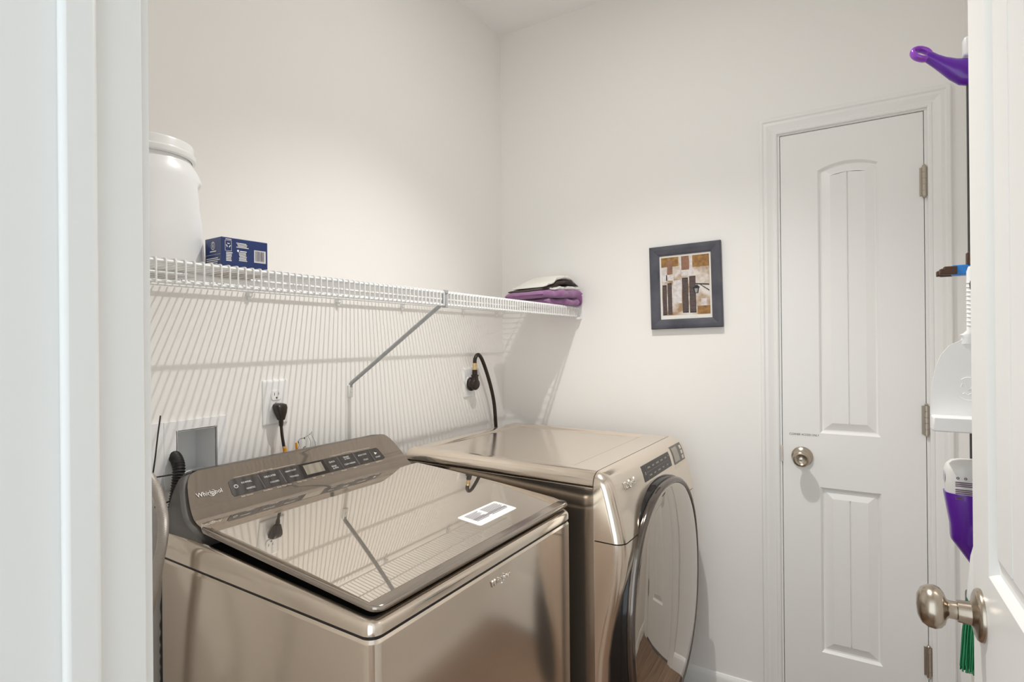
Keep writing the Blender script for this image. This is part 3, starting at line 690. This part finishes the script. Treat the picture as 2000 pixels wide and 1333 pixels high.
# clear bag with leaflet behind the washer console
bag = thing('plastic_bag', 'small clear plastic bag with an orange edge tucked behind the washer', 'bag', (-1.142, -.040, .99))
m = M()
def bagf(s, t):
    top = .056 + .020*s + .004*math.sin(7*s); return ((s-.25)*.052 + .004*math.sin(9*t+3*s), -.004*math.sin(11*s+4*t) - .006*s*math.sin(5*t), t*top)
m.grid(bagf, [k/14 for k in range(15)], [k/10 for k in range(11)]); bo2 = m.build('film', 'clear_film', bag, smooth=60); md = bo2.modifiers.new('solid', 'SOLIDIFY'); md.thickness = .0004
m = M(); m.tube([Vector(bagf(k/14, 1.0)) for k in range(15)], .0005, 5); m.tube([Vector(bagf(1.0, k/10)) for k in range(11)], .0006, 5); m.tube([Vector(bagf(.8+.05*math.sin(k), k/10)) for k in range(11)], .0005, 5); m.build('film_edge', 'bar_grey', bag)
m = M(); m.tube(bez([(-.017, 0, .0), (-.018, -.001, .03), (-.0195, -.001, .0555)], 4), .0034, 10); m.build('orange_edge', 'orange', bag)
m = M(); m.rings([[Vector((.0005 + r*1.0*math.cos(2*PI*k/16)+r*.35*math.sin(2*PI*k/16), -.009, .040 + r*.62*math.sin(2*PI*k/16)+r*.25*math.cos(2*PI*k/16))) for k in range(16)] for r in (.0018, .0044)], False, False); m.build('printed_mark', 'ink', bag, smooth=0)

# dryer outlet and cord
ou2 = thing('dryer_outlet', 'white wall outlet plate behind the round dryer plug', 'outlet', (-.2775, 0, 1.1520)); plate(ou2, .0385, .0615)
m = M(); m.lathe([(.026, .0055), (.026, .009), (.024, .0095)], (0, 0, 0), (0,-1,0), 32); m.build('receptacle', 'outlet_white', ou2)
dcord = thing('power_cord', 'thick black dryer cord arching from the round plug', 'power cord', (-.2775, -.0095, 1.1520))
m = M(); m.lathe([(.022, 0), (.0285, .002), (.0295, .008), (.0275, .013), (.024, .016), (.024, .020), (.0255, .023), (.0245, .030), (.019, .036), (0, .038)], (0,0,-.006), (0,-1,0), 32, False); pg = m.build('plug', 'cord_brown', dcord, smooth=45)
m = M(); rs = []
for z, hw, hd in ((-.020, .012, .010), (0, .017, .0125), (.018, .0145, .012), (.0265, .0135, .0115), (.0275, .0165, .0125), (.0325, .0165, .0125), (.0335, .0105, .010), (.050, .0098, .009), (.054, .0095, .009)):
    rs.append([(x, -.024+b, z) for x, b in rrect(-hw, hw, -hd, hd, min(hw, hd)*.7, 5)])
m.rings(rs); m.build('plug_grip', 'cord_brown', dcord, smooth=40)
for k in range(4):
    m = M(); m.lathe([(.0100, 0), (.0112, .001), (.0100, .0022)], (0, -.024, .0355+k*.0042), (0,0,1), 16); m.build('grip_rib', 'cord_brown', dcord)
m = M(); m.lathe([(.0082, .053), (.0086, .056), (.0086, .070), (.0095, .071), (.0095, .0745), (.0083, .076), (.0080, .082)], (0, -.024, 0), (0,0,1), 18); m.build('collar', 'brass', dcord, smooth=40)
m = M(); m.tube(bez([(0, -.024, .076), (.002, -.024, .098), (.016, -.025, .1150), (.034, -.026, .1125), (.056, -.027, .087), (.085, -.028, .036), (.114, -.030, -.030), (.134, -.032, -.100), (.142, -.033, -.170), (.143, -.034, -.24), (.13, -.035, -.42), (.10, -.030, -.7)]), .0080, 12); m.build('cord', 'cord_brown', dcord, smooth=60)

# hoses left of the washer -------------------------------------------------
dh = thing('drain_hose', 'black corrugated drain hose hooked into the laundry box', 'hose', (-1.452, .01, 1.02))
path = bez([(-.010, .030, -.070+.062), (-.012, .022, .024), (-.016, -.012, .0395), (-.022, -.042, .020), (-.030, -.052, -.020), (-.040, -.056, -.07), (-.052, -.058, -.15), (-.058, -.054, -.40), (-.05, -.045, -.80)], 40)
tot = [0]
for a, b in zip(path, path[1:]): tot.append(tot[-1] + (b-a).length)
m = M(); m.tube(path, [.0128 + .0012*math.sin(2*PI*t/.0060) for t in tot], 14); m.build('corrugated_tube', 'black_rubber', dh, smooth=60)
sh = thing('supply_hose', 'braided steel water hose hanging beside the washer', 'hose', (-1.580, -.01, 1.0))
m = M(); m.tube(bez([(.0, .030, .062), (0, .005, .066), (0, -.035, .068), (0, -.085, .062), (.0, -.128, .040), (.001, -.154, .0), (.002, -.162, -.035), (.002, -.157, -.078), (.001, -.143, -.122), (0, -.121, -.190), (-.002, -.098, -.258), (-.004, -.080, -.32), (-.006, -.055, -.45), (-.002, -.045, -.65), (.02, -.04, -.82)], 10), .0098, 14); m.build('braided_tube', 'braid', sh, smooth=60)
m = M(); m.lathe([(.0125, 0), (.0135, .003), (.0135, .014), (.0105, .018)], (0, .032, .0615), (0,-1,.05), 8); m.build('coupling', 'brass', sh)
tie = thing('cable_tie', 'thin black cable tie looped around the hoses', 'cable tie', (-1.549, -.075, 1.043))
m = M(); m.tube(bez([(.020, .010, .124), (.012, .006, .080), (.003, .0, .030), (-.006, -.004, -.012), (-.016, -.008, -.020)]), .0015, 6); m.build('tail', 'black_rubber', tie)
m = M(); m.tube(bez([(-.012, -.010, -.004), (.010, -.006, -.006), (.040, .002, -.009), (.060, .008, -.013), (.076, .016, -.022)]), .0017, 6); m.tube(bez([(.0, -.004, -.070), (.022, .0, -.068), (.036, .010, -.069), (.046, .016, -.070)]), .0019, 6); m.build('strap', 'black_rubber', tie)
m = M(); m.box(-.016, -.008, -.014, -.006, -.010, .002); m.build('lock', 'black_rubber', tie, bevel=.001)

# =================================================================== PICTURE
pic = thing('framed_picture', 'small grey wood framed photo of an old shuttered facade on the wall', 'picture', (0, -.836, 1.530))
pic.rotation_euler = (-.020, 0, 0)
PF = lambda a, z, h: (-h, -a, z)      # a to the right as seen
PW2, PH2, FW = .1345, .162, .0375
prof = [(0, 0), (0, .017), (.003, .0195), (.012, .0205), (.018, .0185), (.027, .0170), (.034, .0135), (FW, .011), (FW, 0)]
for c in ((0, 1), (1, 2), (2, 3), (3, 0)):
    cor = [(-PW2, -PH2), (PW2, -PH2), (PW2, PH2), (-PW2, PH2)]; ins = [(1, 1), (-1, 1), (-1, -1), (1, -1)]
    m = M(); m.rings([[PF(cor[i][0]+ins[i][0]*o, cor[i][1]+ins[i][1]*o, h) for o, h in prof] for i in c]); m.build('frame_rail', 'frame_wood', pic, smooth=30)
m = M(); m.xf = lambda p: Vector(PF(p.x, p.z, p.y)); m.box(-PW2+FW-.004, PW2-FW+.004, .002, .0080, -PH2+FW-.004, PH2-FW+.004); mt_ = m.build('mat_board', 'mat_paper', pic, smooth=0)
ia0, ia1, iz0, iz1 = -PW2+FW+.0065, PW2-FW-.0065, -PH2+FW+.0145, PH2-FW-.0075
IA = lambda a: ia0+(ia1-ia0)*a
IZ = lambda z: iz1-(iz1-iz0)*z          # z measured down from the top, 0..1
def pq(mm, pts, h): mm.add([PF(IA(a), IZ(z), .0080+h) for a, z in pts], [tuple(range(len(pts)))])
def pr_(name, mt, rects, h, parent=mt_):
    for a0, a1, z0, z1 in rects:
        m = M(); pq(m, [(a0, z1), (a1, z1), (a1, z0), (a0, z0)], h); o = m.build(name, mt, parent, smooth=0)
    return o
photo = pr_('photo_print', 'print_wall', [(0, 1, 0, 1)], .0004)
pr_('printed_plaster', 'print_ochre', [(0, .37, 0, .16), (.60, 1, 0, .20), (.74, 1, .86, 1)], .0006, photo)
pr_('printed_plaster', 'print_pale', [(.0, .12, .17, .42), (.24, .42, .40, .80), (.40, .425, .0, .30), (.42, .68, .26, .34), (.10, .26, .30, .40), (.60, .66, .0, .26), (.82, .93, .74, .86)], .0008, photo)
pr_('printed_window', 'print_brown', [(.13, .24, .06, .29), (.43, .59, .0, .235)], .0010, photo)
pr_('printed_shutter', 'print_shutter', [(.015, .105, .47, .99), (.125, .215, .44, .985), (.435, .560, .37, .965), (.585, .715, .35, .97)], .0010, photo)
m = M()
for a0, a1, z0, z1 in ((.025, .095, .50, .97), (.135, .205, .47, .97), (.447, .548, .40, .95), (.597, .703, .38, .95)):
    z = z0
    while z < z1: pq(m, [(a0, z+.008), (a1, z+.008), (a1, z), (a0, z)], .0012); z += .024
m.build('printed_slats', 'print_slat', photo, smooth=0)['kind'] = 'stuff'
m = M(); pq(m, [(.71, .475), (.99, .50), (.99, .52), (.72, .495)], .0014); pq(m, [(.82, .505), (.99, .60), (.99, .62), (.80, .505)], .0014); pq(m, [(.69, .53), (.74, .50), (.80, .545), (.80, .555), (.655, .555)], .0014); pq(m, [(.66, .555), (.785, .555), (.765, .645), (.690, .645)], .0014); m.build('printed_lantern', 'print_black', photo, smooth=0)
m = M(); pq(m, [(.69, .565), (.76, .565), (.745, .635), (.705, .635)], .0016); m.build('printed_lantern_glass', 'print_glass', photo, smooth=0)
m = M(); m.tube([PF(IA(.57)+k*.0026, -PH2+FW+.0075+.0007*math.sin(k*2.1), .0081) for k in range(13)], .00022, 4); m.build('signature', 'bar_grey', mt_)

# =================================================================== CLEANING TOOLS behind the open door
PX, PY = -.70, -1.5845
mop = thing('spray_mop', 'purple and grey spray mop hanging beside the closet door', 'mop', (PX, PY, .62))
ml = lambda x, y, z: (x, y, z-.62)
m = M(); m.tube([ml(0, 0, .70), ml(0, 0, 1.88)], .0090, 16); m.build('pole', 'pole_dark', mop)
m = M(); rs = []
for y, z, hz, hx in ((-.030, 1.872, .030, .016), (-.005, 1.872, .0275, .0165), (.012, 1.876, .0255, .0165), (.030, 1.886, .0200, .0155), (.046, 1.899, .0150, .014), (.058, 1.910, .0125, .0125), (.066, 1.918, .0118, .0112), (.0735, 1.9245, .0105, .0105)):
    rs.append([ml(hx*math.cos(2*PI*k/20), y - hz*.35*math.sin(2*PI*k/20), z + hz*math.sin(2*PI*k/20)) for k in range(20)])
m.rings(rs); gp = m.build('handle_grip', 'purple', mop, smooth=60)
m = M(); rs = []
for k in range(24):     # hanging loop
    a = 2*PI*k/24; c = Vector(ml(0, .0830, 1.9320)); d = Vector((0, .83*math.cos(a)*.0185 - .0*math.sin(a), .0)) + Vector((0, -.30, .62)).normalized()*0
    ax1 = Vector((0, .80, .60)); ax2 = Vector((.45, -.54, .71)).normalized(); cen = c + ax1*math.cos(a)*.0180 + ax2*math.sin(a)*.0120; rad = (cen-c).normalized(); nn = ax1.cross(ax2).normalized()
    rs.append([cen + rad*math.cos(2*PI*j/10)*.0052 + nn*math.sin(2*PI*j/10)*.0085 for j in range(10)])
m.rings(rs, False, False, loop=True); m.build('hanging_loop', 'purple_light', mop, smooth=60)
m = M(); m.box(-.012, .012, -.004, .014, 1.905-.62, 1.945-.62); m.build('hook_clip', 'white_plastic', mop, bevel=.005)
m = M(); m.rings([[ml(x, y, z) for x, y in sup(-.026, .002, a, b, 3, 36)] for z, a, b in ((.985, .030, .0505), (1.02, .031, .0530), (1.050, .031, .0530), (1.062, .0285, .0500), (1.070, .022, .0420), (1.0735, .012, .0300))]); bt = m.build('bottle', 'bottle_white', mop, smooth=60)
m = M()
for k in range(10):
    z = 1.030 - k*.0037
    if k % 4 == 3: continue
    m.add([ml(-.0578, y, zz_) for y, zz_ in ((.041, z), (-.020, z), (-.020, z+.0021), (.041, z+.0021))], [(0,1,2,3)])
for k in range(3): m.rings([[ml(-.0578, .037-k*.0125+r*math.cos(2*PI*j/10), 1.0395+r*math.sin(2*PI*j/10)) for j in range(10)] for r in (.0012, .0026)], False, False)
m.build('printed_label', 'label_ink', bt, smooth=0)
m = M(); m.rings([[ml(-.026+.012*math.cos(2*PI*k/14), .0535+.0012, 1.035+.016*math.sin(2*PI*k/14)) for k in range(14)], [ml(-.026+.010*math.cos(2*PI*k/14), .0525, 1.035+.014*math.sin(2*PI*k/14)) for k in range(14)]]); m.build('level_window', 'purple_dark', bt)
m = M(); m.rings([[ml(x, y, z) for x, y in sup(cx, cy, a, b, 2.8, 36)] for z, cx, cy, a, b in ((.850, .0, .0, .010, .009), (.858, -.004, -.001, .016, .014), (.880, -.010, .003, .022, .024), (.905, -.016, .006, .028, .0375), (.912, -.018, .0065, .029, .0385), (.94, -.022, .004, .031, .0425), (.97, -.025, .003, .0325, .0485), (1.000, -.026, .002, .0335, .0540), (1.006, -.026, .002, .0335, .0545))]); m.build('bottle_holster', 'purple', mop, smooth=50)
m = M(); m.rings([[ml(x, y, z) for x, y in sup(-.040, -.030, a, b, 2.2, 28)] for z, a, b in ((.86, .006, .010), (.90, .018, .024), (.95, .026, .034), (1.00, .027, .036), (1.025, .024, .031), (1.040, .014, .018))]); m.build('pump_housing', 'purple_dark', mop, smooth=60)
m = M(); m.box(-.012, .27, -.046, -.020, -.02, .085); m.build('mop_head', 'pole_dark', mop, bevel=.008, seg=3)
m = M(); m.tube([(0, 0, .10), (-.002, -.008, .07), (-.006, -.020, .045)], [.0090, .0085, .0095], 16); m.build('swivel_joint', 'pole_dark', mop)

DX, DY = -.748, -1.5870
pan = thing('dustpan', 'white plastic dustpan hanging by its ribbed handle', 'dustpan', (DX, DY, 1.165))
m = M(); out = [(-.082, .0), (.082, .0), (.0815, .025), (.079, .06), (.073, .095), (.064, .122), (.050, .142), (.032, .152), (.012, .160), (-.012, .160), (-.032, .152), (-.050, .142), (-.064, .122), (-.073, .095), (-.079, .06), (-.0815, .025)]
m.rings([[(-.004 - .004*(1-abs(a)/.08), a, z) for a, z in out], [(.002, a, z) for a, z in out], [(.004, a*.985, z) for a, z in out]]); pb = m.build('pan', 'white_plastic', pan, smooth=40)
m = M(); m.box(-.040, .004, -.082, .082, -.030, .0); m.build('pan_lip', 'white_plastic', pan, bevel=.003)
m = M(); m.rings([[(x, a, z) for x, a in sup(-.003, .0100, hx, hy, 2.5, 24)] for z, hx, hy in ((.145, .006, .024), (.158, .007, .020), (.163, .0075, .0235), (.166, .0075, .018), (.172, .008, .0125), (.29, .008, .0120), (.300, .006, .009))]); m.build('handle', 'white_plastic', pan, smooth=40)
for k in range(11):
    m = M(); m.rings([[(x, a, z) for x, a in sup(-.003, .0100, hx, hy, 2.5, 20)] for z, hx, hy in ((.180+k*.0085, .0078, .0118), (.182+k*.0085, .0100, .0134), (.184+k*.0085, .0078, .0118))]); m.build('handle_rib', 'white_plastic', pan, smooth=60)
m = M(); m.rings([[(-.0112, .0165+.0022*math.cos(2*PI*k/14), .262+.0095*math.sin(2*PI*k/14)) for k in range(14)], [(-.0125, .0165+.0022*math.cos(2*PI*k/14), .262+.0095*math.sin(2*PI*k/14)) for k in range(14)]]); m.build('hanging_hole', 'slot_dark', pan)
m = M(); c_ = Vector((-.0076, .020, .055))
m.tube([c_ + Vector((0, .020*math.cos(2*PI*k/28), .023*math.sin(2*PI*k/28))) for k in range(4, 27)], .0009, 5); m.tube([c_ + Vector((-.0004, .013-k*.003, .008*math.sin(k*1.1)+.004)) for k in range(9)], .0008, 5); m.tube([c_ + Vector((-.0004, .010-k*.003, -.010+.002*math.sin(k*1.7))) for k in range(8)], .0008, 5); m.build('embossed_emblem', 'white_plastic', pan)

holder = thing('tool_clip', 'blue and brown spring clip holding the mop pole', 'tool clip', (PX, YF, 1.462))
m = M(); m.box(-.035, .035, 0, .006, -.028, .028); m.build('wall_plate', 'white_plastic', holder, bevel=.002)
m = M(); m.box(-.026, -.013, .006, .132, -.0085, .0085); m.box(-.028, -.011, .100, .136, -.0105, .010); m.box(.013, .026, .006, .132, -.0085, .0085); m.build('clip_arm', 'blue_plastic', holder, bevel=.002)
for s_ in (-1, 1):
    x0, x1 = (-.031, -.009) if s_ < 0 else (.009, .031)
    m = M(); m.box(x0, x1, .128, .149, -.0085, .0080); m.box(x0+.002, x1-.002, .147, .156, -.0075, .0035); m.build('rubber_tip', 'brown_rubber', holder, bevel=.0012)
m = M(); m.box(-.031, -.012, .084, .112, .010, .034); m.box(-.029, -.014, .084, .100, .032, .042); m.build('rubber_grip', 'brown_rubber', holder, bevel=.0012)

br = thing('hand_broom', 'green bristle hand broom with a white collar hanging below the dustpan', 'broom', (-.785, -1.5835, .655))
m = M(); m.tube([(0, 0, .235), (0, 0, .482)], .0105, 14); m.build('handle', 'white_plastic', br)
m = M(); m.rings([[(x, y, z) for x, y in sup(0, 0, a, b, 2.5, 28)] for z, a, b in ((.152, .017, .0265), (.158, .019, .0280), (.175, .0185, .0270), (.205, .0165, .0245), (.240, .0145, .0215), (.262, .0125, .0165))]); m.build('collar', 'white_plastic', br, smooth=60)
rng = random.Random(4)
for mtb, cnt in (('green', 420), ('green_dark', 160)):
    m = M()
    for k in range(cnt):
        a = rng.random()*2*PI; r = math.sqrt(rng.random()); x = .0165*r*math.cos(a); y = .0275*r*math.sin(a)
        sp = 1.38 + .12*rng.random(); ln = .138 + rng.uniform(-.010, .008)
        m.tube([(x, y, .158), (x*1.28, y*1.28, .09), (x*sp + rng.uniform(-.002, .002), y*sp + rng.uniform(-.002, .002), .158-ln)], .0011, 4, True)
    o = m.build('bristles', mtb, br, smooth=0); o['kind'] = 'stuff'
